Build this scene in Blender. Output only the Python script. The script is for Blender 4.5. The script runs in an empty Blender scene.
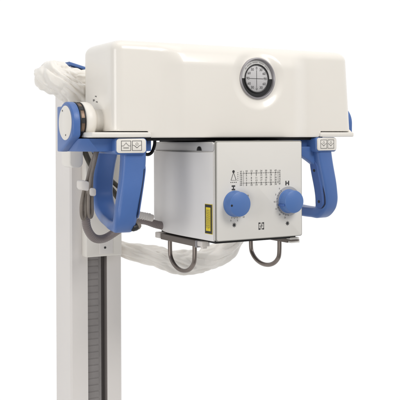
import bpy, bmesh, math, random
from mathutils import Vector, Matrix, noise
random.seed(4)
R = math.radians
scene = bpy.context.scene
COL = scene.collection
Z0 = 1.5                                   # height of the tube-head base above the studio floor

# ------------------------------------------------------------------ materials
def material(name, base, rough=0.45, metal=0.0, bump=0.0, bscale=120.0, var=0.04, vscale=9.0,
             coat=0.0, sss=0.0, spec=0.5, rvar=0.06):
    m = bpy.data.materials.new(name); m.use_nodes = True
    nt = m.node_tree; N = nt.nodes; L = nt.links
    b = N['Principled BSDF']
    tc = N.new('ShaderNodeTexCoord')
    n1 = N.new('ShaderNodeTexNoise'); n1.inputs['Scale'].default_value = vscale; n1.inputs['Detail'].default_value = 5
    L.new(tc.outputs['Object'], n1.inputs['Vector'])
    r = N.new('ShaderNodeValToRGB')
    lo = [max(0, c*(1-var)) for c in base]; hi = [min(1, c*(1+var)) for c in base]
    r.color_ramp.elements[0].position = .3; r.color_ramp.elements[0].color = (*lo, 1)
    r.color_ramp.elements[1].position = .7; r.color_ramp.elements[1].color = (*hi, 1)
    L.new(n1.outputs['Fac'], r.inputs['Fac']); L.new(r.outputs['Color'], b.inputs['Base Color'])
    mr = N.new('ShaderNodeMapRange')
    mr.inputs['To Min'].default_value = max(0, rough-rvar); mr.inputs['To Max'].default_value = min(1, rough+rvar)
    n2 = N.new('ShaderNodeTexNoise'); n2.inputs['Scale'].default_value = vscale*3; n2.inputs['Detail'].default_value = 6
    L.new(tc.outputs['Object'], n2.inputs['Vector'])
    L.new(n2.outputs['Fac'], mr.inputs['Value']); L.new(mr.outputs['Result'], b.inputs['Roughness'])
    b.inputs['Metallic'].default_value = metal
    b.inputs['Coat Weight'].default_value = coat; b.inputs['Coat Roughness'].default_value = .10
    b.inputs['Specular IOR Level'].default_value = spec
    if sss:
        b.inputs['Subsurface Weight'].default_value = sss
        b.inputs['Subsurface Radius'].default_value = (.02, .016, .012); b.inputs['Subsurface Scale'].default_value = .5
    if bump:
        n3 = N.new('ShaderNodeTexNoise'); n3.inputs['Scale'].default_value = bscale; n3.inputs['Detail'].default_value = 3
        L.new(tc.outputs['Object'], n3.inputs['Vector'])
        bp = N.new('ShaderNodeBump'); bp.inputs['Strength'].default_value = bump; bp.inputs['Distance'].default_value = .002
        L.new(n3.outputs['Fac'], bp.inputs['Height']); L.new(bp.outputs['Normal'], b.inputs['Normal'])
    return m

M = dict(
    cream   = material('cream_paint', (.81, .775, .718), .34, bump=.05, bscale=420, var=.012, coat=.4),
    flange  = material('cream_cast_paint', (.80, .768, .715), .42, bump=.06, bscale=300, var=.02),
    blue    = material('blue_moulded_plastic', (.068, .152, .405), .38, bump=.12, bscale=700, var=.05, vscale=14),
    bluedark = material('shadow_gap_blue', (.012, .022, .065), .6),
    ringgrey = material('dial_ring_grey', (.47, .465, .47), .42, metal=.2, var=.02),
    bluein  = material('blue_handle_insert', (.052, .125, .375), .48, bump=.12, bscale=700, var=.05),
    knob    = material('blue_knob_plastic', (.080, .172, .425), .42, bump=.08, bscale=600, var=.04),
    column  = material('warm_white_powder_coat', (.785, .752, .725), .5, bump=.10, bscale=500, var=.015),
    panel   = material('beige_front_panel', (.70, .68, .645), .6, spec=.3, bump=.05, bscale=500, var=.012),
    edge    = material('grey_panel_edge', (.30, .29, .26), .45),
    silver  = material('satin_silver_side', (.85, .83, .81), .40, metal=.12, bump=.03, bscale=500, var=.02),
    strip   = material('silver_top_strip', (.66, .65, .64), .42, metal=.3, var=.02),
    chrome  = material('grey_bezel_metal', (.36, .345, .36), .42, metal=.55),
    copper  = material('copper_ring', (.18, .125, .09), .45, metal=.7, var=.2, vscale=60),
    black   = material('black_plastic', (.012, .012, .013), .45),
    dark    = material('painted_shade_black', (.010, .010, .011), .7),  # near-black colour put in where only shade falls
    rack    = material('grey_rack_steel', (.275, .257, .252), .5, metal=.2, var=.08, vscale=30),
    groove  = material('dark_groove', (.21, .188, .18), .6),
    rail    = material('brown_anodised_rail', (.195, .168, .152), .42, metal=.45, var=.06),
    wire    = material('bronze_grey_wire', (.24, .205, .185), .34, metal=.75, var=.06),
    cable   = material('brown_grey_cable', (.21, .18, .155), .5, bump=.25, bscale=260, var=.15, vscale=40),
    thick   = material('mauve_grey_cable', (.22, .185, .18), .5, bump=.08, bscale=260, var=.08, vscale=30),
    olive   = material('dark_olive_cable', (.085, .075, .055), .5, var=.2, vscale=40),
    tie     = material('white_tie_plastic', (.72, .68, .64), .5, sss=.1),
    hose    = material('white_fabric_sleeve', (.84, .81, .76), .36, bump=.12, bscale=90, var=.03, vscale=16, sss=.12),
    ink     = material('black_print', (.035, .035, .037), .6),
    inkgrey = material('grey_print', (.16, .155, .15), .6),
    yellow  = material('yellow_sticker', (.80, .63, .02), .5, var=.03),
    white   = material('white_dial', (.90, .89, .90), .5, var=.01),
    arc     = material('pale_ring_print', (.66, .65, .64), .5, var=.01),
    floor   = material('white_studio_floor', (.82, .82, .82), .6, var=.01, vscale=3),
)
def crumple(m, scale, dist, strength):
    nt = m.node_tree; N = nt.nodes; L = nt.links; b = N['Principled BSDF']
    tc = N.new('ShaderNodeTexCoord'); n = N.new('ShaderNodeTexNoise'); n.inputs['Scale'].default_value = 14
    mx = N.new('ShaderNodeVectorMath'); mx.operation = 'MULTIPLY_ADD'; mx.inputs[1].default_value = (.05, .05, .05)
    L.new(tc.outputs['Object'], n.inputs['Vector']); L.new(n.outputs['Color'], mx.inputs[0]); L.new(tc.outputs['Object'], mx.inputs[2])
    v = N.new('ShaderNodeTexVoronoi'); v.feature = 'F1'; v.inputs['Scale'].default_value = scale; L.new(mx.outputs[0], v.inputs['Vector'])
    bp = N.new('ShaderNodeBump'); bp.inputs['Strength'].default_value = strength; bp.inputs['Distance'].default_value = dist
    L.new(v.outputs['Distance'], bp.inputs['Height'])
    old = b.inputs['Normal'].links[0].from_socket
    L.new(old, bp.inputs['Normal']); L.new(bp.outputs['Normal'], b.inputs['Normal'])
crumple(M['hose'], 26, .004, .22)
def glass_mat():
    m = bpy.data.materials.new('clear_gauge_glass'); m.use_nodes = True
    nt = m.node_tree; N = nt.nodes; L = nt.links
    for n in list(N): N.remove(n)
    o = N.new('ShaderNodeOutputMaterial'); mx = N.new('ShaderNodeMixShader')
    t = N.new('ShaderNodeBsdfTransparent'); g = N.new('ShaderNodeBsdfGlossy'); g.inputs['Roughness'].default_value = .05
    f = N.new('ShaderNodeFresnel'); f.inputs['IOR'].default_value = 1.45
    L.new(f.outputs[0], mx.inputs[0]); L.new(t.outputs[0], mx.inputs[1]); L.new(g.outputs[0], mx.inputs[2])
    L.new(mx.outputs[0], o.inputs[0]); return m
M['glass'] = glass_mat()

# ------------------------------------------------------------------ mesh builder (metres; Z measured from the tube-head base)
class MB:
    def __init__(s, *mats):
        s.bm = bmesh.new(); s.mats = mats or ('cream',); s.mi = 0
    def use(s, name):
        if name not in s.mats: s.mats = tuple(s.mats)+(name,)
        s.mi = s.mats.index(name); return s
    def _add(s, tmp, smooth=True):
        vm = {v: s.bm.verts.new(v.co) for v in tmp.verts}
        for f in tmp.faces:
            try: nf = s.bm.faces.new([vm[v] for v in f.verts])
            except ValueError: continue
            nf.material_index = s.mi; nf.smooth = smooth
        tmp.free()
    def box(s, u0, u1, v0, v1, w0, w1, bev=.0015, seg=2, mat4=None):
        t = bmesh.new(); bmesh.ops.create_cube(t, size=1)
        for v in t.verts:
            v.co = Vector(((u0+u1)/2+v.co.x*(u1-u0), (v0+v1)/2+v.co.y*(v1-v0), (w0+w1)/2+v.co.z*(w1-w0)))
        if bev: bmesh.ops.bevel(t, geom=list(t.edges), offset=bev, segments=seg, affect='EDGES', profile=.5)
        if mat4: bmesh.ops.transform(t, matrix=mat4, verts=t.verts)
        s._add(t); return s
    def prism(s, poly, origin, ax, ay, az, depth, bev=0, seg=2):
        """polygon in the plane (ax, ay), extruded by depth along az"""
        t = bmesh.new(); ax, ay, az, o = Vector(ax), Vector(ay), Vector(az), Vector(origin)
        a = [t.verts.new(o+ax*x+ay*y) for x, y in poly]; b = [t.verts.new(o+ax*x+ay*y+az*depth) for x, y in poly]
        n = len(poly)
        t.faces.new(a[::-1]); t.faces.new(b)
        caps = list(t.faces)
        for i in range(n): t.faces.new((a[i], a[(i+1) % n], b[(i+1) % n], b[i]))
        bmesh.ops.recalc_face_normals(t, faces=t.faces)
        if bev:
            es = [e for f in caps for e in f.edges]
            bmesh.ops.bevel(t, geom=list(set(es)), offset=bev, segments=seg, affect='EDGES', profile=.5)
        s._add(t); return s
    def lathe(s, prof, center, axis, n=64):
        """prof: (radius, distance along axis)"""
        t = bmesh.new(); ax = Vector(axis).normalized(); c = Vector(center)
        e1 = ax.orthogonal().normalized(); e2 = ax.cross(e1); rings = []
        for r, h in prof:
            if r < 1e-6: rings.append([t.verts.new(c+ax*h)])
            else: rings.append([t.verts.new(c+ax*h+(e1*math.cos(2*math.pi*k/n)+e2*math.sin(2*math.pi*k/n))*r) for k in range(n)])
        for A, B in zip(rings, rings[1:]):
            for k in range(n):
                q = [A[k % len(A)], A[(k+1) % n % len(A)], B[(k+1) % n % len(B)], B[k % len(B)]]
                q = list(dict.fromkeys(q))
                if len(q) > 2: t.faces.new(q)
        bmesh.ops.recalc_face_normals(t, faces=t.faces)
        s._add(t); return s
    def tube(s, pts, rad, n=16, sub=10, wob=None, caps=True):
        P, RR = spline(pts, rad, sub)
        t = bmesh.new(); rings = []; prev = None
        for i, p in enumerate(P):
            tg = (P[min(i+1, len(P)-1)]-P[max(i-1, 0)]).normalized()
            if prev is None: prev = tg.orthogonal().normalized()
            prev = (prev-tg*prev.dot(tg)).normalized(); e2 = tg.cross(prev)
            ring = []
            for k in range(n):
                a = 2*math.pi*k/n; d = prev*math.cos(a)+e2*math.sin(a); r = RR[i]
                if wob: r = r*wob(p+d*r, i/len(P), a)
                ring.append(t.verts.new(p+d*r))
            rings.append(ring)
        for A, B in zip(rings, rings[1:]):
            for k in range(n): t.faces.new((A[k], A[(k+1) % n], B[(k+1) % n], B[k]))
        if caps: t.faces.new(rings[0][::-1]); t.faces.new(rings[-1])
        bmesh.ops.recalc_face_normals(t, faces=t.faces)
        s._add(t); return s
    def quad(s, u0, u1, w0, w1, v):            # flat mark on a plane facing the viewer side (-Y)
        f = s.bm.faces.new([s.bm.verts.new((u0, v, w0)), s.bm.verts.new((u1, v, w0)), s.bm.verts.new((u1, v, w1)), s.bm.verts.new((u0, v, w1))])
        f.material_index = s.mi; return s
    def poly(s, pts, v):
        f = s.bm.faces.new([s.bm.verts.new((u, v, w)) for u, w in pts]); f.material_index = s.mi; return s
    def line(s, a, b, t, v):
        a, b = Vector(a), Vector(b); d = (b-a).normalized(); n = Vector((-d.y, d.x))*t/2
        return s.poly([a-n, b-n, b+n, a+n], v)
    def frame(s, u0, u1, w0, w1, t, v):
        s.quad(u0, u1, w1-t, w1, v); s.quad(u0, u1, w0, w0+t, v); s.quad(u0, u0+t, w0+t, w1-t, v); s.quad(u1-t, u1, w0+t, w1-t, v); return s
    def disc(s, u, w, r, v, n=14):
        return s.poly([(u+r*math.cos(2*math.pi*k/n), w+r*math.sin(2*math.pi*k/n)) for k in range(n)], v)
    def xform(s, m): bmesh.ops.transform(s.bm, matrix=m, verts=s.bm.verts); return s
    def build(s, name, parent=None, angle=35, root=None):
        """link as one mesh object; vertices are given in scene coordinates, stored relative to the thing's base"""
        off = Vector((0, 0, Z0))
        o_root = parent
        while o_root is not None and o_root.parent is not None: o_root = o_root.parent
        base = Vector(o_root.location) if o_root is not None else Vector((0, 0, 0))
        for v in s.bm.verts: v.co += off-base
        me = bpy.data.meshes.new(name); s.bm.to_mesh(me); s.bm.free()
        for m in s.mats: me.materials.append(M[m])
        o = bpy.data.objects.new(name, me); COL.objects.link(o)
        if parent is not None: o.parent = parent
        try:
            me.set_sharp_from_angle(angle=R(angle))
        except Exception: pass
        return o

def spline(pts, rad, sub):
    V = [Vector(p) for p in pts]; rr = rad if isinstance(rad, (list, tuple)) else [rad]*len(V)
    V2 = [V[0]*2-V[1]]+V+[V[-1]*2-V[-2]]; r2 = [rr[0]]+list(rr)+[rr[-1]]
    P = []; Q = []
    for i in range(1, len(V2)-2):
        for k in range(sub):
            t = k/sub; a, b, c, d = V2[i-1], V2[i], V2[i+1], V2[i+2]
            P.append(.5*((2*b)+(c-a)*t+(2*a-5*b+4*c-d)*t*t+(3*b-a-3*c+d)*t**3))
            Q.append(r2[i]+(r2[i+1]-r2[i])*(t*t*(3-2*t)))
    P.append(V[-1]); Q.append(rr[-1]); return P, Q
def sm(a, b, x):
    t = max(0, min(1, (x-a)/(b-a))); return t*t*(3-2*t)
def rrect(w, h, r, n=6, cx=0, cy=0):
    out = []
    for sx, sy, a0 in ((1, 1, 0), (-1, 1, 90), (-1, -1, 180), (1, -1, 270)):
        for k in range(n+1):
            a = R(a0+90*k/n); out.append((cx+sx*(w/2-r)+r*math.cos(a), cy+sy*(h/2-r)+r*math.sin(a)))
    return out
def thing(name, label, cat, loc, group=None):
    o = bpy.data.objects.new(name, None); COL.objects.link(o); o.empty_display_size = .1
    o.location = loc; o['label'] = label; o['category'] = cat
    if group: o['group'] = group
    return o
def tag(o, label, cat, group=None):
    o['label'] = label; o['category'] = cat
    if group: o['group'] = group
    return o
def text_into(mb, txt, u, w, size, v, rot=0):
    """lettering as flat mesh faces on the plane y = v"""
    cu = bpy.data.curves.new('lettering', 'FONT'); cu.body = txt; cu.size = size; cu.align_x = 'CENTER'; cu.align_y = 'CENTER'
    cu.resolution_u = 3
    ob = bpy.data.objects.new('lettering', cu); COL.objects.link(ob)
    dg = bpy.context.evaluated_depsgraph_get(); me = ob.evaluated_get(dg).to_mesh()
    c, s_ = math.cos(rot), math.sin(rot)
    vs = [mb.bm.verts.new((u+p.co.x*c-p.co.y*s_, v, w+p.co.x*s_+p.co.y*c)) for p in me.vertices]
    for p in me.polygons:
        try: f = mb.bm.faces.new([vs[i] for i in p.vertices]); f.material_index = mb.mi
        except ValueError: pass
    ob.evaluated_get(dg).to_mesh_clear(); bpy.data.objects.remove(ob); bpy.data.curves.remove(cu)

# ------------------------------------------------------------------ studio floor
fl = MB('floor'); fl.quad(-1, 1, -1, 1, 0)
fl.xform(Matrix.Translation((.1, .35, -Z0)) @ Matrix.Rotation(R(-90), 4, 'X'))
fo = fl.build('floor'); fo['kind'] = 'structure'

# ------------------------------------------------------------------ column
column = thing('column_stand', 'tall square warm white steel column with a dark toothed groove down its front', 'column', (.088, .345, 0))
cb = MB('column')
UA, UB, VA, VB = .026, .149, .300, .392
# extruded column profile: front face split by the groove
prof = [(UA, VB), (UA, VA+.004), (UA+.004, VA), (.0665, VA), (.0665, VA+.024), (.1130, VA+.024), (.1130, VA), (UB-.004, VA), (UB, VA+.004), (UB, VB)]
cb.prism(prof[::-1], (0, 0, -Z0+.03), (1, 0, 0), (0, 1, 0), (0, 0, 1), Z0+.08, bev=.001)
cb.build('post', column)
g = MB('groove'); g.box(.067, .1125, VA+.0205, VA+.0235, -Z0+.03, .10, 0); g.box(.1112, .1128, VA+.0012, VA+.0205, -Z0+.03, .10, 0); g.build('groove_liner', column)
rk = MB('rack')
rk.box(.0670, .1010, VA+.006, VA+.018, -Z0+.05, .09, .0006)
k = -Z0+.06
while k < .08:
    rk.box(.0675, .0945, VA+.0048, VA+.0075, k, k+.0126, .0007); k += .0148
rk.build('rack', column)
bs = MB('column'); bs.box(-.12, .30, .12, .55, -Z0+.004, -Z0+.032, .006); bs.build('base_plate', column)
tc_ = MB('column'); tc_.prism([(0, 0), (.12, 0), (.12, .046), (0, .062)], (.030, .33, .05), (1, 0, 0), (0, 0, 1), (0, 1, 0), .05, bev=.002)
tc_.prism([(.010, .049), (.12, .049), (.12, .0825), (.010, .1115)], (.030, .33, .05), (1, 0, 0), (0, 0, 1), (0, 1, 0), .05, bev=.002)
tc_.use('blue').prism([(.004, .1150), (.12, .0840), (.12, .0900), (.004, .1210)], (.030, .322, .05), (1, 0, 0), (0, 0, 1), (0, 1, 0), .06, bev=.001)
tc_.build('top_cap', column)

# ------------------------------------------------------------------ tube head
head = thing('tube_head', 'cream x-ray tube head with round white angle gauge, blue yoke and two blue grip handles', 'x-ray head', (.277, .08, Z0))
W, D, H = .567, .166, .187
def cover():
    mb = MB('cream'); t = bmesh.new()
    def outline(ins, w):
        g = 1-.92*sm(.140, H+.008, w)**1.15
        wr = W-.004+.012*(1-w/H)
        u0, u1, v0, v1 = ins, wr-ins, ins, D-ins
        rf = max(.020-ins*.5, .004); rb = max(.028-ins*.5, .004)
        pts = []
        nf = 380
        for k in range(nf+1):
            u = u0+rf+(u1-u0-2*rf)*k/nf; pts.append((u, v0))
        for k in range(1, 9):
            a = R(-90+90*k/9); pts.append((u1-rf+rf*math.cos(a), v0+rf+rf*math.sin(a)))
        for k in range(9): pts.append((u1, v0+rf+(v1-v0-rf-rb)*k/8))
        for k in range(1, 9):
            a = R(90*k/9); pts.append((u1-rb+rb*math.cos(a), v1-rb+rb*math.sin(a)))
        for k in range(21): pts.append((u1-rb-(u1-u0-2*rb)*k/20, v1))
        for k in range(1, 9):
            a = R(90+90*k/9); pts.append((u0+rb+rb*math.cos(a), v1-rb+rb*math.sin(a)))
        for k in range(9): pts.append((u0, v1-rb-(v1-v0-rf-rb)*k/8))
        for k in range(1, 9):
            a = R(180+90*k/9); pts.append((u0+rf+rf*math.cos(a), v0+rf+rf*math.sin(a)))
        out = []
        for u, v in pts:
            if v < .03:
                S = sm(.092, .146, u)*(1-sm(.398, .452, u))
                v -= .017*S*g
                r = math.hypot(u-GU, w-GW)
                v += .005*(1-sm(.044, .066, r))
                v += .022*(1-sm(.0402, .0408, r))
            out.append((u, v))
        return out
    ts = [0, .012]+[.012+(1-.012)*k/120 for k in range(1, 121)]
    Rr = .021; lev = []
    for x in ts: lev.append((x*(H-Rr), .0012 if x == 0 else 0))
    for k in range(1, 11):
        a = R(90*k/10); lev.append((H-Rr+Rr*math.sin(a), Rr*(1-math.cos(a))))
    rings = []
    for w, ins in lev:
        ring = []
        for u, v in outline(ins, w):
            # shallow cut-outs of the lower edge where the carrier shelf comes out
            wb = .0125*((1-sm(.070, .078, u))+sm(.480, .487, u))
            ring.append(t.verts.new((u, v, wb+(H-wb)*w/H)))
        rings.append(ring)
    n = len(rings[0])
    for A, B in zip(rings, rings[1:]):
        for k in range(n): t.faces.new((A[k], A[(k+1) % n], B[(k+1) % n], B[k]))
    t.faces.new(rings[-1])
    bmesh.ops.recalc_face_normals(t, faces=t.faces)
    mb._add(t)
    return mb.build('cover', head, 60)
GU, GW = .3148, .1205
cov = cover()
bp_ = MB('dark'); bp_.box(.012, .500, .012, .148, -.006, .015, .001); bp_.box(.196, .384, -.040, .200, -.0112, -.0062, .0005); bp_.build('shadow_gap_fill', head)  # near-black boxes painting the shadow gap between cover and collimator

# little printed focus mark low on the cover's left side
fm = MB('inkgrey')
for (y0, z0, a) in ((.084, .0800, .6), (.094, .0735, -.5), (.079, .0690, .5)):
    p = [(y0, z0), (y0+.008, z0+a*.0025), (y0+.0085, z0+.0032), (y0+.001, z0+.0028)]
    f = fm.bm.faces.new([fm.bm.verts.new((-.0006, y, z)) for y, z in p])
fm.build('printed_mark', cov)

# gauge
gauge = MB('chrome')
gv = -.0062
# sunken cup: flat floor, inner wall, rolled rim on the cover's surface
gauge.lathe([(.0, .0015), (.0376, .0015), (.0380, .0005), (.0386, -.0065), (.0391, -.0085), (.0402, -.0096), (.0418, -.0094), (.0428, -.0080), (.0428, -.0010), (.0396, .0050), (.0, .0050)], (GU, gv, GW), (0, 1, 0), 128)
gauge.use('chrome')
gg = gauge.build('gauge', head)
rg = MB('arc', 'black')                    # flat ring: pale upper half, black lower half
for k in range(64):
    a0, a1 = 2*math.pi*k/64, 2*math.pi*(k+1)/64
    rg.mi = 0 if math.sin((a0+a1)/2) > .02 else 1
    rg.poly([(GU+r*math.cos(a), GW+r*math.sin(a)) for r, a in ((.0280, a0), (.0379, a0), (.0379, a1), (.0280, a1))], gv-.0032)
rg.build('scale_ring', gg)
dk = MB('black'); dk.lathe([(.0288, 0), (.0300, -.0014), (.0288, -.0022), (.0276, -.0014), (.0276, 0)], (GU, gv-.0032, GW), (0, 1, 0), 80); dk.build('inner_rim', gg)
df = MB('white'); df.disc(GU, GW, .0284, gv-.0026, 64); df.build('dial_face', gg)
nm = MB('ink')
seq = ['0', '30', '60', '90', '60', '30', '0', '30', '60', '90', '60', '30']
for k in range(12):
    a = R(90-30*k); text_into(nm, seq[k], GU+.0212*math.cos(a), GW+.0212*math.sin(a), .0076, gv-.0030)
nm.line((GU-.0175, GW), (GU+.0175, GW), .0009, gv-.0031); nm.line((GU, GW-.0175), (GU, GW+.0175), .0009, gv-.00305)
for k in range(72):
    a = R(5*k); L0 = .0262 if k % 6 else .0254
    nm.line((GU+L0*math.cos(a), GW+L0*math.sin(a)), (GU+.0274*math.cos(a), GW+.0274*math.sin(a)), .0003, gv-.0030)
nm.use('inkgrey')
for k in range(26):                        # tiny illegible lettering around the pale half of the ring
    a = R(35+110*k/25)
    if k % 6 == 5: continue
    nm.line((GU+.0325*math.cos(a), GW+.0325*math.sin(a)), (GU+.0346*math.cos(a+.012), GW+.0346*math.sin(a+.012)), .0010, gv-.0036)
nm.build('numerals', gg)
gl = MB('glass'); gl.lathe([(.0283, -.0042), (.02, -.0054), (.01, -.0060), (0, -.0062)], (GU, gv, GW), (0, 1, 0), 64); gl.build('gauge_glass', gg)

# carrier shelves (cream) coming out under the cover
shf = MB('flange'); shf.box(-.046, .076, -.0045, .135, .0005, .0105, .0025, 3); shf.build('carrier_shelf', head)
shf = MB('flange'); shf.box(.482, .574, -.0045, .135, .0005, .0105, .0025, 3); shf.build('carrier_shelf', head)

up = MB('flange'); up.prism([(.002, .004), (.002, .012), (.030, .030), (.060, .046), (.100, .046), (.100, .004)], (.5645, 0, 0), (0, 1, 0), (0, 0, 1), (1, 0, 0), .0090, bev=.002); up.build('carrier_upstand', head)

# yoke: bar and two cheeks
yk = MB('blue')
# bar: bottom and top outlines differ, so the left end is a raked chamfer
botL = [(-.0560, .1170), (-.0560, .1050), (-.048, .075), (-.032, .030), (-.022, .022), (.088, .022), (.088, .117)]
topL = [(-.0560, .1170), (-.0560, .0420), (-.0555, .038), (-.050, .028), (-.043, .022), (.088, .022), (.088, .117)]
botR = [(.405, .117), (.405, .022), (.520, .022), (.538, .040), (.556, .117)]
topR = [(.405, .117), (.405, .022), (.532, .022), (.560, .045), (.584, .117)]
for bot, top, zb in ((botL, topL, -.0262), (botR, topR, -.0262), ([(.086, .115), (.086, .0225), (.407, .0225), (.407, .115)],)*2+(-.0058,)):
    zt = -.0012; t = bmesh.new(); n = len(bot)
    rings = [[t.verts.new((u, v, z)) for u, v in pl] for pl, z in ((bot, zb), (top, zt))]
    for k in range(n): t.faces.new((rings[0][k], rings[0][(k+1) % n], rings[1][(k+1) % n], rings[1][k]))
    t.faces.new(rings[0][::-1]); t.faces.new(rings[1])
    bmesh.ops.recalc_face_normals(t, faces=t.faces)
    bmesh.ops.bevel(t, geom=[e for e in t.edges if abs(e.verts[0].co.z-e.verts[1].co.z) < 1e-5], offset=.0015, segments=2, affect='EDGES', profile=.5)
    yk._add(t)
def cheek(vc, wc, r, vback, wlow, vlow):
    pts = [(vback, wlow), (vback, wc+r*.80)]
    for k in range(0, 29):
        a = R(52+(184-52)*k/28); pts.append((vc+r*math.cos(a), wc+r*math.sin(a)))
    pts += [(vc-r+.0005, .006), (vc-r+.004, .0008)]
    if vlow: pts.append((vlow, wlow))
    else: pts[-1] = (vc-r+.0005, wlow)
    return pts
yk.prism(cheek(.072, .0300, .0395, .1180, -.0264, .098), (-.070, 0, 0), (0, 1, 0), (0, 0, 1), (1, 0, 0), .0165, bev=.0035, seg=3)
yk.prism(cheek(.070, .0310, .0385, .1180, .0006, None), (.574, 0, 0), (0, 1, 0), (0, 0, 1), (1, 0, 0), .026, bev=.003, seg=3)
yoke = yk.build('yoke', head)
ed = MB('flange')
ed.lathe([(0, -.0022), (.0312, -.0022), (.0330, -.0010), (.0332, .002)], (-.070, .0705, .0290), (1, 0, 0), 64)
ed.use('inkgrey')
for y, z in ((.0810, .0525), (.0640, .0055)): ed.lathe([(0, -.0030), (.0016, -.0029), (.0020, -.002)], (-.070, y, z), (1, 0, 0), 16)
ed.build('end_disc', yoke)
rb = MB('copper')
for x, mt, ro, wd_ in ((-.0540, 'black', .0385, .003), (-.0512, 'copper', .0372, .0075), (-.0440, 'black', .0380, .003)):
    rb.use(mt).lathe([(.0330, 0), (ro-.001, .0001), (ro, .0006), (ro, wd_-.0006), (ro-.001, wd_), (.033, wd_+.0001)], (x, .072, .031), (1, 0, 0), 96)
rb.use('black')
for k in range(9):
    a = 2*math.pi*k/9+.3
    rb.box(-.0036, .0036, -.0050, .0050, -.0015, .0007, .0003, 1, Matrix.Translation((-.0476, .072+.0372*math.cos(a), .031+.0372*math.sin(a))) @ Matrix.Rotation(a-math.pi/2, 4, 'X'))
rb.build('pivot_ring', yoke)
hb = MB('flange'); hb.lathe([(.030, -.0412), (.0355, -.0408), (.0372, -.038), (.0372, -.028), (.0350, -.022), (.0270, -.016), (.0235, -.012), (.0235, .01)], (0, .072, .0325), (1, 0, 0), 48); hb.build('pivot_hub', head)

# carriage and arm that tie the yoke to the column
ca = MB('flange')
ca.box(.052, .1375, .272, .2985, -.262, .085, .003, 3)
ca.use('column').prism(rrect(.032, .034, .001, 2, .099, -.240), (0, .2722, 0), (1, 0, 0), (0, 0, 1), (0, -1, 0), .0016, bev=.0006)
ca.use('ink').lathe([(0, -.0016), (.0022, -.0014), (.0028, 0)], (.0960, .2708, -.2425), (0, 1, 0), 16)
ca.build('carriage', head)
ar = MB('flange')
pl = []
for cx, cy, a0 in ((.012, .072, 0), (-.004, .072, 90), (-.002, -.051, 180), (.006, -.051, 270)):
    r = .008 if cy > 0 else .011
    for k in range(7): a = R(a0+15*k); pl.append((cx+r*math.cos(a), cy+r*math.sin(a)))
ar.prism(pl, (0, .200, 0), (1, 0, 0), (0, 0, 1), (0, 1, 0), .050, bev=.003, seg=3)
ar.box(.012, .100, .215, .2735, -.020, .060, .004)
ar.box(-.004, .060, .115, .216, -.018, .045, .004)
ar.build('support_arm', head)

# handles ---------------------------------------------------------------
def sweep_loop(mb, path, width, thick, lean, nsub=9, rr=.0085):
    """rounded-rectangle bar swept along a path in the local (y, z) plane; width runs along local x"""
    P, T = spline([(0, y, z) for y, z in path], thick, nsub)
    _, WD = spline([(0, y, z) for y, z in path], width, nsub)
    t = bmesh.new(); rings = []
    for i, p in enumerate(P):
        tg = (P[min(i+1, len(P)-1)]-P[max(i-1, 0)]).normalized(); nn = Vector((1, 0, 0)).cross(tg)
        ring = []; Wd = WD[i]
        for a, b in rrect(Wd, T[i], min(rr, T[i]*.36), 4):
            q = p+Vector((1, 0, 0))*a+nn*b
            q.x += lean(q.y, q.z); ring.append(t.verts.new(q))
        rings.append(ring)
    n = len(rings[0])
    for A, B in zip(rings, rings[1:]):
        for k in range(n): t.faces.new((A[k], A[(k+1) % n], B[(k+1) % n], B[k]))
    t.faces.new(rings[0]); t.faces.new(rings[-1][::-1])
    bmesh.ops.recalc_face_normals(t, faces=t.faces); mb._add(t)
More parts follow.
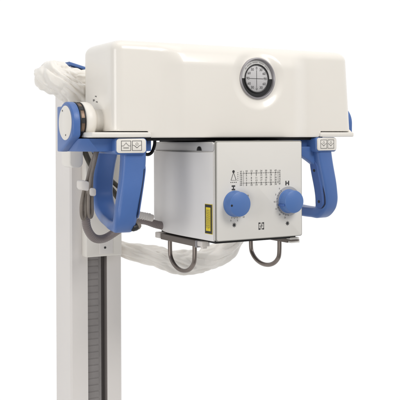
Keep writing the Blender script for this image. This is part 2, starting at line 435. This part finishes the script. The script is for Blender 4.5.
def handle(u, side, label):
    X = Matrix.Translation((u, 0, -.0005)) @ Matrix.Rotation(R(7.5)*side, 4, 'Z')
    hd = MB('blue')
    def lean(y, z):
        if side > 0: return .016*sm(.02, .16, -z)-.004*sm(.13, .18, -z)
        k = 1-sm(.04, .13, y)
        return k*(.0185*(1-sm(.03, .175, -z))-.0085)-.0020*(1-k)
    # mounting block
    hd.prism(rrect(.064, .0315, .0075, 6, 0, -.0158), (0, .0, 0), (1, 0, 0), (0, 0, 1), (0, 1, 0), .180, bev=.003, seg=3)
    path = [(.021, -.022), (.019, -.055), (.015, -.095), (.014, -.130), (.016, -.152), (.026, -.1685), (.050, -.1710), (.090, -.1695), (.142, -.1630), (.178, -.148), (.199, -.120), (.198, -.088), (.184, -.055), (.162, -.022)]
    k_ = 1.0 if side > 0 else .80
    th = [.034*k_, .036*k_, .036*k_, .035*k_, .033*k_, .026, .0215, .021, .021, .021, .022, .023, .024, .026]
    wdh = [.048, .0475, .046, .045, .0435, .042, .041, .042, .043, .044, .044, .045, .046, .047] if side < 0 else [.046, .0455, .044, .043, .042, .041, .040, .040, .040, .040, .040, .040, .041, .042]
    if side > 0: path = [(y, z*.970) for y, z in path]
    sweep_loop(hd, path, wdh, th, lean)
    if side > 0:                           # gusset towards the bar
        pass
    h = hd.xform(X).build('handle', head, 50)
    h['label'] = label
    # separate grip half with its two screw holes on the inner side of the front strut
    gi = MB('bluein'); s0 = -side
    pts = []
    for k in range(22):
        z = -.052-.102*k/21; pts.append(z)
    def cent(z): return .019-.005*sm(.055, .13, -z)
    for grow, out, mt in ((.0015, -.0032, 'bluedark'), (0, 0, 'bluein')):
        t = bmesh.new(); ra = []
        for z in pts:
            e = min(1, min(abs(z+.050), abs(z+.156))/.012)**.5
            hw = .0125*e+grow; zz = -.104+(z+.104)*(1+grow*9)
            xs = s0*.0190+lean(0, zz)
            ra.append([t.verts.new((xs+dx*s0, cent(zz)+dy, zz)) for dx, dy in ((0, -hw-.001), (.003+out*.3, -hw), (.0055+out, -hw+.003*e), (.0055+out, hw-.003*e), (.003+out*.3, hw), (0, hw+.001))])
        for A, B in zip(ra, ra[1:]):
            for k in range(5): t.faces.new((A[k], A[k+1], B[k+1], B[k]))
        t.faces.new(ra[0]); t.faces.new(ra[-1][::-1])
        bmesh.ops.recalc_face_normals(t, faces=t.faces); gi.use(mt)._add(t)
    gi.use('black')
    for z in (-.072, -.140):
        gi.lathe([(0, .0062), (.0030, .0062), (.0034, .0050)], (s0*.0190+lean(0, z), cent(z), z), (s0, 0, 0), 16)
    gi.xform(X).build('grip_half', h)
    ip = MB('flange'); ip.prism(rrect(.0585, .0275, .006, 6, 0, -.0148), (0, .001, 0), (1, 0, 0), (0, 0, 1), (0, -1, 0), .0035, bev=.001)
    ip.xform(X).build('icon_plate', h)
    pk = MB('inkgrey'); v = -.0028
    for cx in (-.0108, .0108):
        pk.frame(cx-.0098, cx+.0098, -.0245, -.0050, .0011, v)
    def arc_(cx, cz, r, a0, a1, tk=.0008, n=10):
        for k in range(n):
            b0, b1 = R(a0+(a1-a0)*k/n), R(a0+(a1-a0)*(k+1)/n)
            pk.line((cx+r*math.cos(b0), cz+r*math.sin(b0)), (cx+r*math.cos(b1), cz+r*math.sin(b1)), tk, v)
    def bump_(cx):                         # table line with a dome over a short bar
        pk.line((cx-.0088, -.0150), (cx-.0042, -.0150), .0009, v); pk.line((cx+.0042, -.0150), (cx+.0088, -.0150), .0009, v)
        arc_(cx, -.0150, .0042, 0, 180); pk.line((cx, -.0108), (cx, -.0080), .0008, v)
        pk.line((cx-.0055, -.0188), (cx+.0055, -.0188), .0014, v)
    def vee_(cx):                          # shallow vee under a small ring
        pk.line((cx-.0085, -.0135), (cx-.0050, -.0145), .0009, v); pk.line((cx-.0050, -.0145), (cx, -.0190), .0012, v)
        pk.line((cx, -.0190), (cx+.0050, -.0145), .0012, v); pk.line((cx+.0050, -.0145), (cx+.0085, -.0135), .0009, v)
        arc_(cx, -.0115, .0024, 0, 360, .0007)
    if side < 0: bump_(-.0108); vee_(.0108)
    else: vee_(-.0108); vee_(.0108)
    pk.xform(X).build('pictogram', h)
    return h
handle(.0350, -1, 'blue grip handle on the left, beside the hanging cables')
hr = handle(.5010, 1, 'blue grip handle on the right, seen past the panel')
gs = MB('blue')                            # web that joins the right grip to the bar
gp = [(.405, -.020), (.470, -.020), (.487, -.028), (.487, -.066)]
for k in range(1, 10):
    a = k/10; gp.append((.487-.082*a, -.066+.036*math.sin(R(90*a))))
gs.prism(gp, (0, .012, 0), (1, 0, 0), (0, 0, 1), (0, 1, 0), .018, bev=.002)
gs.build('bar_web', hr)

# ------------------------------------------------------------------ collimator
coll = thing('collimator', 'boxy beige and silver beam collimator with two blue knobs, hanging under the tube head', 'collimator', (.29, .07, Z0-.205))
def side_profile(w0, w1, v0, v1, rb, n=8):
    """polygon in (v, w); lower back corner rounded"""
    p = [(v0, w1), (v0, w0)]
    for k in range(n+1):
        a = R(-90+90*k/n); p.append((v1-rb+rb*math.cos(a), w0+rb*.42+rb*.42*math.sin(a)))
    p.append((v1, w1)); return p
cbody = MB('silver')
pl = [(.1885, -.052), (.392, -.052), (.392, .203)]
for k in range(9):
    a = R(90*k/8); pl.append((.2025+.014*math.cos(R(90)+a), .203+.014*math.sin(R(90)+a)))
cbody.prism(pl, (0, 0, -.2000), (1, 0, 0), (0, 1, 0), (0, 0, 1), .190, bev=.002)
cbody.build('housing', coll)
sp = MB('silver'); t = bmesh.new()         # gently bowed sheet with a rounded lower back corner
V0, V1, NB = -.050, .207, 40
cols = []
for k in range(NB+1):
    q = k/NB; v = V0+(V1-V0)*q
    dz = max(0, (q-.72)/.28); wb = -.2018+.026*(1-math.sqrt(max(0, 1-dz*dz)))
    uu = .1857-.0055*math.sin(math.pi*min(1, q*1.02))-.0012*sm(0, .03, q)*(1-sm(.97, 1, q))
    col_ = [(uu+.0014, wb+.0), (uu, wb+.0014)]+[(uu, wb+(-.0285-wb)*m/8) for m in range(1, 8)]+[(uu, -.0299), (uu+.0014, -.0285)]
    cols.append([t.verts.new((x, v, z)) for x, z in col_]+[t.verts.new((.1895, v, -.0285)), t.verts.new((.1895, v, wb))])
nC = len(cols[0])
for A, B in zip(cols, cols[1:]):
    for k in range(nC): t.faces.new((A[k], A[(k+1) % nC], B[(k+1) % nC], B[k]))
t.faces.new(cols[0]); t.faces.new(cols[-1][::-1])
bmesh.ops.recalc_face_normals(t, faces=t.faces); sp._add(t)
sp.build('side_panel', coll)
st = MB('strip'); st.prism(rrect(.258, .0180, .005, 5, .078, -.0180), (.1885, 0, 0), (0, 1, 0), (0, 0, 1), (-1, 0, 0), .0030, bev=.0012)
st.build('top_strip', coll)
kb = MB('black')
hp = [(.0085*math.cos(R(a)), .0085*math.sin(R(a))) for a in range(0, 181, 12)]
kb.prism([(x+.002, y-.0262) for x, y in hp], (.1858, 0, 0), (0, 1, 0), (0, 0, 1), (-1, 0, 0), .0025, bev=.0005)
kb.build('catch', coll)
# front panel: beige plate in a grey edge
fp = MB('edge'); fp.prism(rrect(.2045, .1950, .004, 4, .2905, -.1045), (0, -.0515, 0), (1, 0, 0), (0, 0, 1), (0, -1, 0), .006, bev=.0012)
fp.use('panel').prism(rrect(.2005, .1910, .0035, 4, .2895, -.1050), (0, -.0560, 0), (1, 0, 0), (0, 0, 1), (0, -1, 0), .0042, bev=.0012)
fpan = fp.build('front_panel', coll)
PV = -.06045
K1, K2 = (.2283, -.1295), (.3565, -.1297)
PRN = []
def newp(name):
    m = MB('ink'); PRN.append((name, m)); return m
for (ku, kw) in (K2,):
    dr = MB('ringgrey'); dr.lathe([(.020, .0001), (.0298, .0001), (.0301, -.0003), (.0298, -.0006), (.020, -.0006)], (ku, -.0602, kw), (0, 1, 0), 72)
    dr.build('dial_ring', fpan)
pm = newp('cone_symbol')
# source-and-cone symbol
pm.disc(.2262, -.0668, .0028, PV); pm.quad(.2252, .2272, -.0700, -.0650, PV-.0001)
pm.line((.2256, -.0700), (.2205, -.0835), .0010, PV); pm.line((.2268, -.0700), (.2320, -.0835), .0010, PV)
for k in range(4): pm.quad(.2190+.004*k, .2214+.004*k, -.0885, -.0872, PV)
pm.use('inkgrey'); pm.line((.2200, -.0838), (.2330, -.0838), .0007, PV)
for k in range(5): pm.quad(.2350, .2372, -.0700-.0036*k, -.0688-.0036*k, PV)
# exposure table
pm = newp('exposure_table')
pm.use('inkgrey')
pm.quad(.2470, .3350, -.0712, -.0704, PV); pm.quad(.2470, .3350, -.0905, -.0897, PV)
pm.quad(.2490, .2496, -.0960, -.0660, PV-.0001); pm.quad(.3310, .3316, -.0930, -.0660, PV-.0001)
pm.use('ink')
rows = [-.0672, -.0710, -.0762, -.0795, -.0830, -.0862, -.0900, -.0935]
vals = [['10', '13', '18', '24', '30', '35', '43'], ['5', '7', '9', '12', '15', '18', '21'], ['6', '8', '11', '14', '18', '21', '26'], ['7', '9', '13', '17', '21', '25', '30'],
        ['8', '10', '14', '19', '24', '28', '34'], ['9', '12', '16', '22', '27', '31', '39']]
for i in range(7):
    u = .2560+.01155*i
    for j, w in enumerate((-.0668, -.0752, -.0804, -.0856, -.0942)):
        text_into(pm, vals[j][i], u, w, .0052, PV-.0002)
    for w in (-.0708, -.0901): pm.quad(u-.0006, u+.0006, w-.0016, w+.0016, PV-.0004)
for j in range(8):
    w = -.0672-.0038*j
    text_into(pm, str(60+20*j), .2432, w, .0040, PV-.0002); text_into(pm, str(24+8*j), .3354, w, .0040, PV-.0002)
# field symbols above the knobs
pm = newp('field_symbol')
u, w = .2258, -.0985
pm.quad(u-.0040, u+.0040, w+.0020, w+.0048, PV); pm.quad(u-.0040, u+.0040, w-.0048, w-.0020, PV); pm.quad(u-.0012, u+.0012, w-.0020, w+.0020, PV)
pm = newp('field_symbol')
u, w = .3540, -.0930
pm.quad(u-.0046, u-.0020, w-.0046, w+.0046, PV); pm.quad(u+.0020, u+.0046, w-.0046, w+.0046, PV); pm.quad(u-.0020, u+.0020, w-.0011, w+.0011, PV)
# star marks under the knobs
for u, w in ((.2272, -.1712), (.3540, -.1745)):
    pm = newp('lamp_symbol')
    pm.disc(u, w, .0028, PV)
    for k in range(8):
        a = R(45*k); pm.line((u, w), (u+.0046*math.cos(a), w+.0046*math.sin(a)), .0011, PV-.0001-.00002*k)
# field emblem at the bottom
pm = newp('emblem')
u, w = .2905, -.1765
for sx in (-1, 1):
    for sy in (-1, 1):
        pm.quad(*sorted((u+sx*.0024, u+sx*.0066)), *sorted((w+sy*.0044, w+sy*.0072)), PV)
    pm.quad(*sorted((u+sx*.0052, u+sx*.0064)), w-.0044, w+.0044, PV)
pm.use('inkgrey'); pm.quad(u-.0024, u+.0024, w+.0052, w+.0062, PV); pm.quad(u-.0024, u+.0024, w-.0062, w-.0052, PV)
pm.quad(u-.0040, u+.0040, w-.0006, w+.0006, PV-.0001); pm.quad(u-.0006, u+.0006, w-.0042, w+.0042, PV-.0002); pm.line((u-.0030, w-.0034), (u+.0030, w+.0034), .0009, PV-.0003)
pm.use('ink')
# dial scales
for (ku, kw), a0, a1 in ((K1, -105, 38), (K2, 130, 268)):
    pm = newp('knob_scale')
    for k in range(23):
        a = R(a0+(a1-a0)*k/22); r1 = .0262; r2 = .0298 if k % 2 == 0 else .0280
        pm.line((ku+r1*math.cos(a), kw+r1*math.sin(a)), (ku+r2*math.cos(a), kw+r2*math.sin(a)), .0008, PV-.0007)
        if k % 4 == 0: text_into(pm, str(5*(k//4)), ku+.0340*math.cos(a), kw+.0340*math.sin(a), .0046, PV-.0002)
for nm_, m_ in PRN: m_.build(nm_, fpan)
def knob(ku, kw, ang, q=1.0):
    kn = MB('knob'); v0 = -.0604; dz = .0215
    kn.lathe([(r_*q, h_) for r_, h_ in ((.0256, 0), (.0256, .0022), (.0246, .0030), (.0243, .0040), (.0239, dz-.0022), (.0235, dz-.0007), (.0225, dz), (0, dz+.0002))], (ku, v0, kw), (0, -1, 0), 72)
    o = kn.build('knob', coll, 40)
    if ang is None: return o, None
    pt = MB('black')
    c, s_ = math.cos(ang), math.sin(ang)
    pt.lathe([(0, .0005), (.0021, .0004), (.0024, -.0003)], (ku+c*.0196, v0-dz, kw+s_*.0196), (0, -1, 0), 16)
    pt.build('pointer_dot', o); return o, pt
knob(*K1, R(185))
k2, _ = knob(*K2, None, .95)
fin = MB('bluein'); fin.box(K2[0]-.0258, K2[0]-.0225, -.0795, -.0612, K2[1]-.0085, K2[1]-.0045, .0008); fin.build('pointer_fin', k2)
# warning sticker
sk = MB('ink')
def side_quad(mb, v0, v1, w0, w1, u):
    n_ = max(1, round((v1-v0)/.004)); P_ = [v0+(v1-v0)*k/n_ for k in range(n_+1)]
    bow = lambda v: u+.0004-.0055*math.sin(math.pi*min(1, (v+.050)/.257*1.02))-.0012
    for a_, b_ in zip(P_, P_[1:]):
        f = mb.bm.faces.new([mb.bm.verts.new((bow(b_), b_, w0)), mb.bm.verts.new((bow(a_), a_, w0)), mb.bm.verts.new((bow(a_), a_, w1)), mb.bm.verts.new((bow(b_), b_, w1))]); f.material_index = mb.mi
SU = .1850
sk.use('yellow'); side_quad(sk, -.0492, -.0235, -.1885, -.1300, SU)
sk.use('ink'); side_quad(sk, -.0484, -.0243, -.1875, -.1310, SU-.0003)
sk.use('yellow'); side_quad(sk, -.0442, -.0280, -.1825, -.1365, SU-.0006)
stk = sk.build('warning_sticker', coll)
sl = MB('inkgrey')
for c_ in range(5):
    v = -.0420+.0030*c_; w = -.141
    while w > -.176:
        Ln = random.uniform(.0010, .0038)
        side_quad(sl, v-.0005, v+.0005, w-Ln, w, SU-.0009); w -= Ln+.0009
sl.build('fine_print', stk)
# underside, rails and wire loops
ud = MB('dark'); ud.box(.194, .386, -.044, .188, -.2075, -.2005, .001); ud.build('underside', coll)  # bottom plate coloured near-black for the shadow beneath the collimator
def rail(u, uw, front, back, w):
    rl = MB('rail'); rl.box(u, u+uw, front, back, w-.0125, w, .0012)
    return rl.build('accessory_rail', coll)
r1 = rail(.180, .018, .012, .165, -.2060)
ec = MB('tie'); ec.box(.178, .200, .166, .188, -.2170, -.2045, .002); ec.build('end_cap', r1)
ec = MB('tie'); ec.box(.180, .198, -.016, .0045, -.2160, -.2060, .0018); ec.box(.184, .194, -.012, -.002, -.2205, -.2150, .0012)
ec.use('chrome').box(.179, .1995, .0050, .0110, -.2195, -.2055, .001); ec.build('end_cap', r1)
r2 = rail(.374, .018, -.030, .150, -.2060)
ec = MB('panel'); ec.box(.372, .394, -.046, -.0305, -.2105, -.2060, .0012); ec.use('rail').box(.374, .396, -.044, -.0305, -.2138, -.2112, .0008)
ec.use('panel').box(.376, .398, -.042, -.0305, -.2180, -.2144, .001); ec.build('end_cap', r2)
def loop(u, v0, v1, w, dep, r=.0046):
    m = MB('wire'); vc = (v0+v1)/2; hw = (v1-v0)/2; pts = [(u, v0, w+.006), (u, v0, w-dep*.30)]
    for k in range(1, 12):
        a = math.pi+math.pi*k/12; pts.append((u, vc+hw*math.cos(a), w-dep*.42+dep*.58*math.sin(a)))
    pts += [(u, v1, w-dep*.30), (u, v1, w+.006)]
    m.tube(pts, r, 16, 6); return m.build('wire_loop', coll)
loop(.189, .030, .138, -.2160, .060)
loop(.383, .010, .121, -.2160, .060)

# ------------------------------------------------------------------ fabric cable sleeve
def nz(x, y, z): return noise.noise(Vector((x, y, z)))
def wob(p, t, a):
    L = t*2.05                              # length along the sleeve, metres
    ca, sa = math.cos(a), math.sin(a)
    w1 = nz(ca, sa+4, L*7)*.8               # domain warp so creases run askew
    f = .10*nz(ca*.8, sa*.8, L*8)
    f += .52*abs(nz(ca*1.35+w1, sa*1.35, L*9+1.2*sa))-.11        # slack panels meeting in sharp valleys
    f += .17*abs(nz(ca*2.0-3, sa*2.0+7+w1, L*22+1.6*ca))-.042    # smaller gathers
    f += .02*abs(nz(ca*4.2+2, sa*4.2, L*46+w1*2))-.02
    return 1+f
sv = MB('hose')
sv.tube([(.40, .225, -.14), (.465, .270, -.185), (.461, .300, -.232), (.425, .300, -.268), (.370, .300, -.293), (.318, .300, -.297), (.262, .310, -.285), (.215, .335, -.272), (.170, .372, -.257), (.120, .428, -.240),
         (.085, .440, -.15), (.09, .440, .0), (.18, .440, .11), (.19, .34, .145), (.12, .266, .128), (.058, .266, .130), (.018, .264, .134), (-.016, .254, .138), (-.045, .230, .134), (-.049, .194, .120), (-.024, .182, .104), (.010, .188, .087), (.055, .200, .079), (.12, .215, .074)],
        [.022, .024, .025, .026, .0275, .028, .025, .020, .0155, .014, .018, .018, .018, .018, .018, .018, .019, .023, .027, .029, .028, .027, .027, .027], 96, 34, wob)
tag(sv.build('cable_sleeve', None, 75), 'wrinkled white fabric cable sleeve curling out over the column and sagging under the collimator', 'cable sleeve')

# ------------------------------------------------------------------ loose cables
def cable(name, pts, r, mat, label, group=None, n=12, ribs=0):
    m = MB(mat)
    m.tube(pts, r, n, 60 if ribs else 10, (lambda p, t, a: 1+.022*math.sin(t*ribs*2*math.pi)) if ribs else None); return tag(m.build(name, None, 60), label, 'cable', group)
cable('cable', [(.008, .098, -.020), (.000, .098, -.045), (-.014, .098, -.080), (-.0225, .098, -.105), (-.0275, .098, -.130), (-.0275, .098, -.150), (-.0235, .098, -.160), (-.0185, .098, -.153), (-.0180, .099, -.13), (-.0175, .099, -.090)], .0034, 'cable', 'thin brown cable at the left of the hanging bundle, doubling back at its bottom')
cable('cable', [(.004, .088, -.020), (-.003, .086, -.045), (-.0125, .086, -.080), (-.0165, .087, -.110), (-.0165, .088, -.145), (-.0125, .089, -.156), (-.0085, .090, -.148), (-.0085, .090, -.120), (-.0075, .092, -.075), (.006, .095, -.022)], .0034, 'cable', 'thin brown cable in front in the hanging bundle, nearest the left handle')
cable('cable', [(.010, .108, -.018), (-.004, .110, -.060), (-.0130, .110, -.095), (-.0185, .109, -.125), (-.0200, .108, -.158)], .0032, 'cable', 'thin brown cable at the back of the hanging bundle, inside the tie')
cable('cable', [(.018, .112, -.018), (.004, .114, -.050), (-.0070, .114, -.092), (-.0120, .113, -.125), (-.0130, .112, -.150), (-.0090, .112, -.163), (-.0045, .112, -.152), (-.0035, .113, -.110), (.004, .114, -.060)], .0030, 'thick', 'thin grey cable at the back of the hanging bundle, next to the handle')
tz = MB('tie')
tz.prism(rrect(.0200, .0195, .006, 5), (-.0235, .084, -.0935), (1, 0, -.22), (0, 0, 1), (0, 1, 0), .026, bev=.003)
tz.prism(rrect(.0150, .0165, .005, 5), (-.0095, .082, -.1060), (1, 0, -.12), (0, 0, 1), (0, 1, 0), .024, bev=.003)
tag(tz.build('cable_tie', None), 'white plastic tie wrapped around the hanging brown cables', 'cable tie')
cable('cable', [(-.012, .112, -.120), (-.013, .112, -.150), (-.006, .122, -.180), (.016, .140, -.203), (.046, .158, -.208), (.078, .165, -.195), (.108, .165, -.177), (.140, .165, -.176), (.170, .165, -.186), (.196, .160, -.192)], .0085, 'thick', 'thick mauve grey cable looping below the left handle to the collimator', n=20, ribs=62)
slv = MB('tie'); slv.tube([(.098, .160, -.160), (.118, .160, -.162), (.140, .160, -.167), (.158, .160, -.172)], .0080, 20, 8)
for k in range(9):
    x = .106+.0056*k; slv.lathe([(.0078, -.0014), (.0087, -.001), (.0087, .001), (.0078, .0014)], (x, .160, -.1613-.21*max(0, x-.112)), (1, 0, -.2), 24)
tag(slv.build('cable_conduit', None), 'short pale ribbed conduit entering the back of the collimator', 'conduit')
cable('cable', [(.030, .228, -.012), (.034, .228, -.034), (.054, .232, -.068), (.084, .236, -.098), (.107, .236, -.124), (.122, .232, -.152), (.126, .226, -.182)], .0062, 'olive', 'dark olive cable running down behind the left handle, outer one', n=14)
cable('cable', [(.050, .232, -.012), (.056, .232, -.034), (.072, .236, -.068), (.100, .240, -.094), (.126, .240, -.118), (.141, .236, -.148), (.146, .230, -.178)], .0050, 'olive', 'dark olive cable running down behind the left handle, inner one', n=14)
cable('cable', [(.105, .100, -.004), (.107, .102, -.022), (.117, .104, -.034), (.130, .106, -.031), (.137, .106, -.016), (.138, .106, -.003)], .0034, 'black', 'short black cable looping at the upper left corner of the collimator')
ft = MB('black'); ft.lathe([(0, 0), (.0062, .0005), (.0068, .002), (.0068, .010), (.0055, .0105)], (.0420, .012, -.1735), (.9, .3, .1), 24)
ft.use('cable').lathe([(.0058, .0105), (.0075, .011), (.0078, .015), (.006, .019), (.0, .019)], (.0420, .012, -.1735), (.9, .3, .25), 24)
ft.build('end_stop', bpy.data.objects['handle'])

# ------------------------------------------------------------------ camera, light
th = R(29.5)
fwd = Vector((math.sin(th), math.cos(th), 0)); right = Vector((math.cos(th), -math.sin(th), 0))
cam = bpy.data.cameras.new('camera'); co = bpy.data.objects.new('camera', cam); COL.objects.link(co)
co.location = (-.647, -1.4715, Z0-.003)
ROLL = R(-0.25)
co.rotation_euler = (Matrix.Rotation(-th, 3, 'Z') @ Matrix.Rotation(R(90), 3, 'X') @ Matrix.Rotation(ROLL, 3, 'Z')).to_euler()
cam.sensor_width = 36; cam.lens = 36*850/400; cam.shift_y = -.1525; cam.clip_end = 100
scene.camera = co

wd = bpy.data.worlds.new('World'); scene.world = wd; wd.use_nodes = True
nt = wd.node_tree; N = nt.nodes; L = nt.links
bg = N['Background']; tc = N.new('ShaderNodeTexCoord')
dt = N.new('ShaderNodeVectorMath'); dt.operation = 'DOT_PRODUCT'; dt.inputs[1].default_value = tuple(fwd)
L.new(tc.outputs['Generated'], dt.inputs[0])
rp = N.new('ShaderNodeValToRGB')           # plain white behind the machine, dimmed on the camera side to keep shading
rp.color_ramp.elements[0].position = .15; rp.color_ramp.elements[0].color = (.23, .227, .224, 1)
rp.color_ramp.elements[1].position = .72; rp.color_ramp.elements[1].color = (1.03, 1.03, 1.03, 1)
mr = N.new('ShaderNodeMapRange'); mr.inputs['From Min'].default_value = -1; mr.inputs['From Max'].default_value = 1
L.new(dt.outputs['Value'], mr.inputs['Value']); L.new(mr.outputs['Result'], rp.inputs['Fac'])
L.new(rp.outputs['Color'], bg.inputs['Color']); bg.inputs['Strength'].default_value = 1.0

def area(name, loc, target, size, power, col=(1, 1, 1), sy=None):
    l = bpy.data.lights.new(name, 'AREA'); l.energy = power; l.color = col; l.size = size
    if sy: l.shape = 'RECTANGLE'; l.size_y = sy
    o = bpy.data.objects.new(name, l); COL.objects.link(o); o.location = loc
    o.rotation_euler = (Vector(target)-Vector(loc)).to_track_quat('-Z', 'Y').to_euler(); return o
area('key_softbox', (.9, -1.9, 3.0), (.28, .05, 1.45), 1.0, 33, (1, .98, .95))
area('top_softbox', (.2, -.2, 3.2), (.28, .1, 1.5), 1.2, 6, (1, .98, .95))
area('added_fill_left', (-2.3, -.8, 1.7), (.1, .2, 1.3), 1.1, 19, (1, .99, .98))  # unseen fill light added to lift the left sides and the column

area('added_fill_low', (-1.3, -1.9, .95), (.1, .3, 1.1),   .8, 11, (1, .99, .97))  # extra unseen light, added low to brighten the column
scene.render.engine = 'CYCLES'
scene.view_settings.view_transform = 'Standard'; scene.view_settings.look = 'None'
scene.view_settings.exposure = 0; scene.view_settings.gamma = 1
scene.render.resolution_x = 1024; scene.render.resolution_y = 1024
scene.cycles.max_bounces = 8
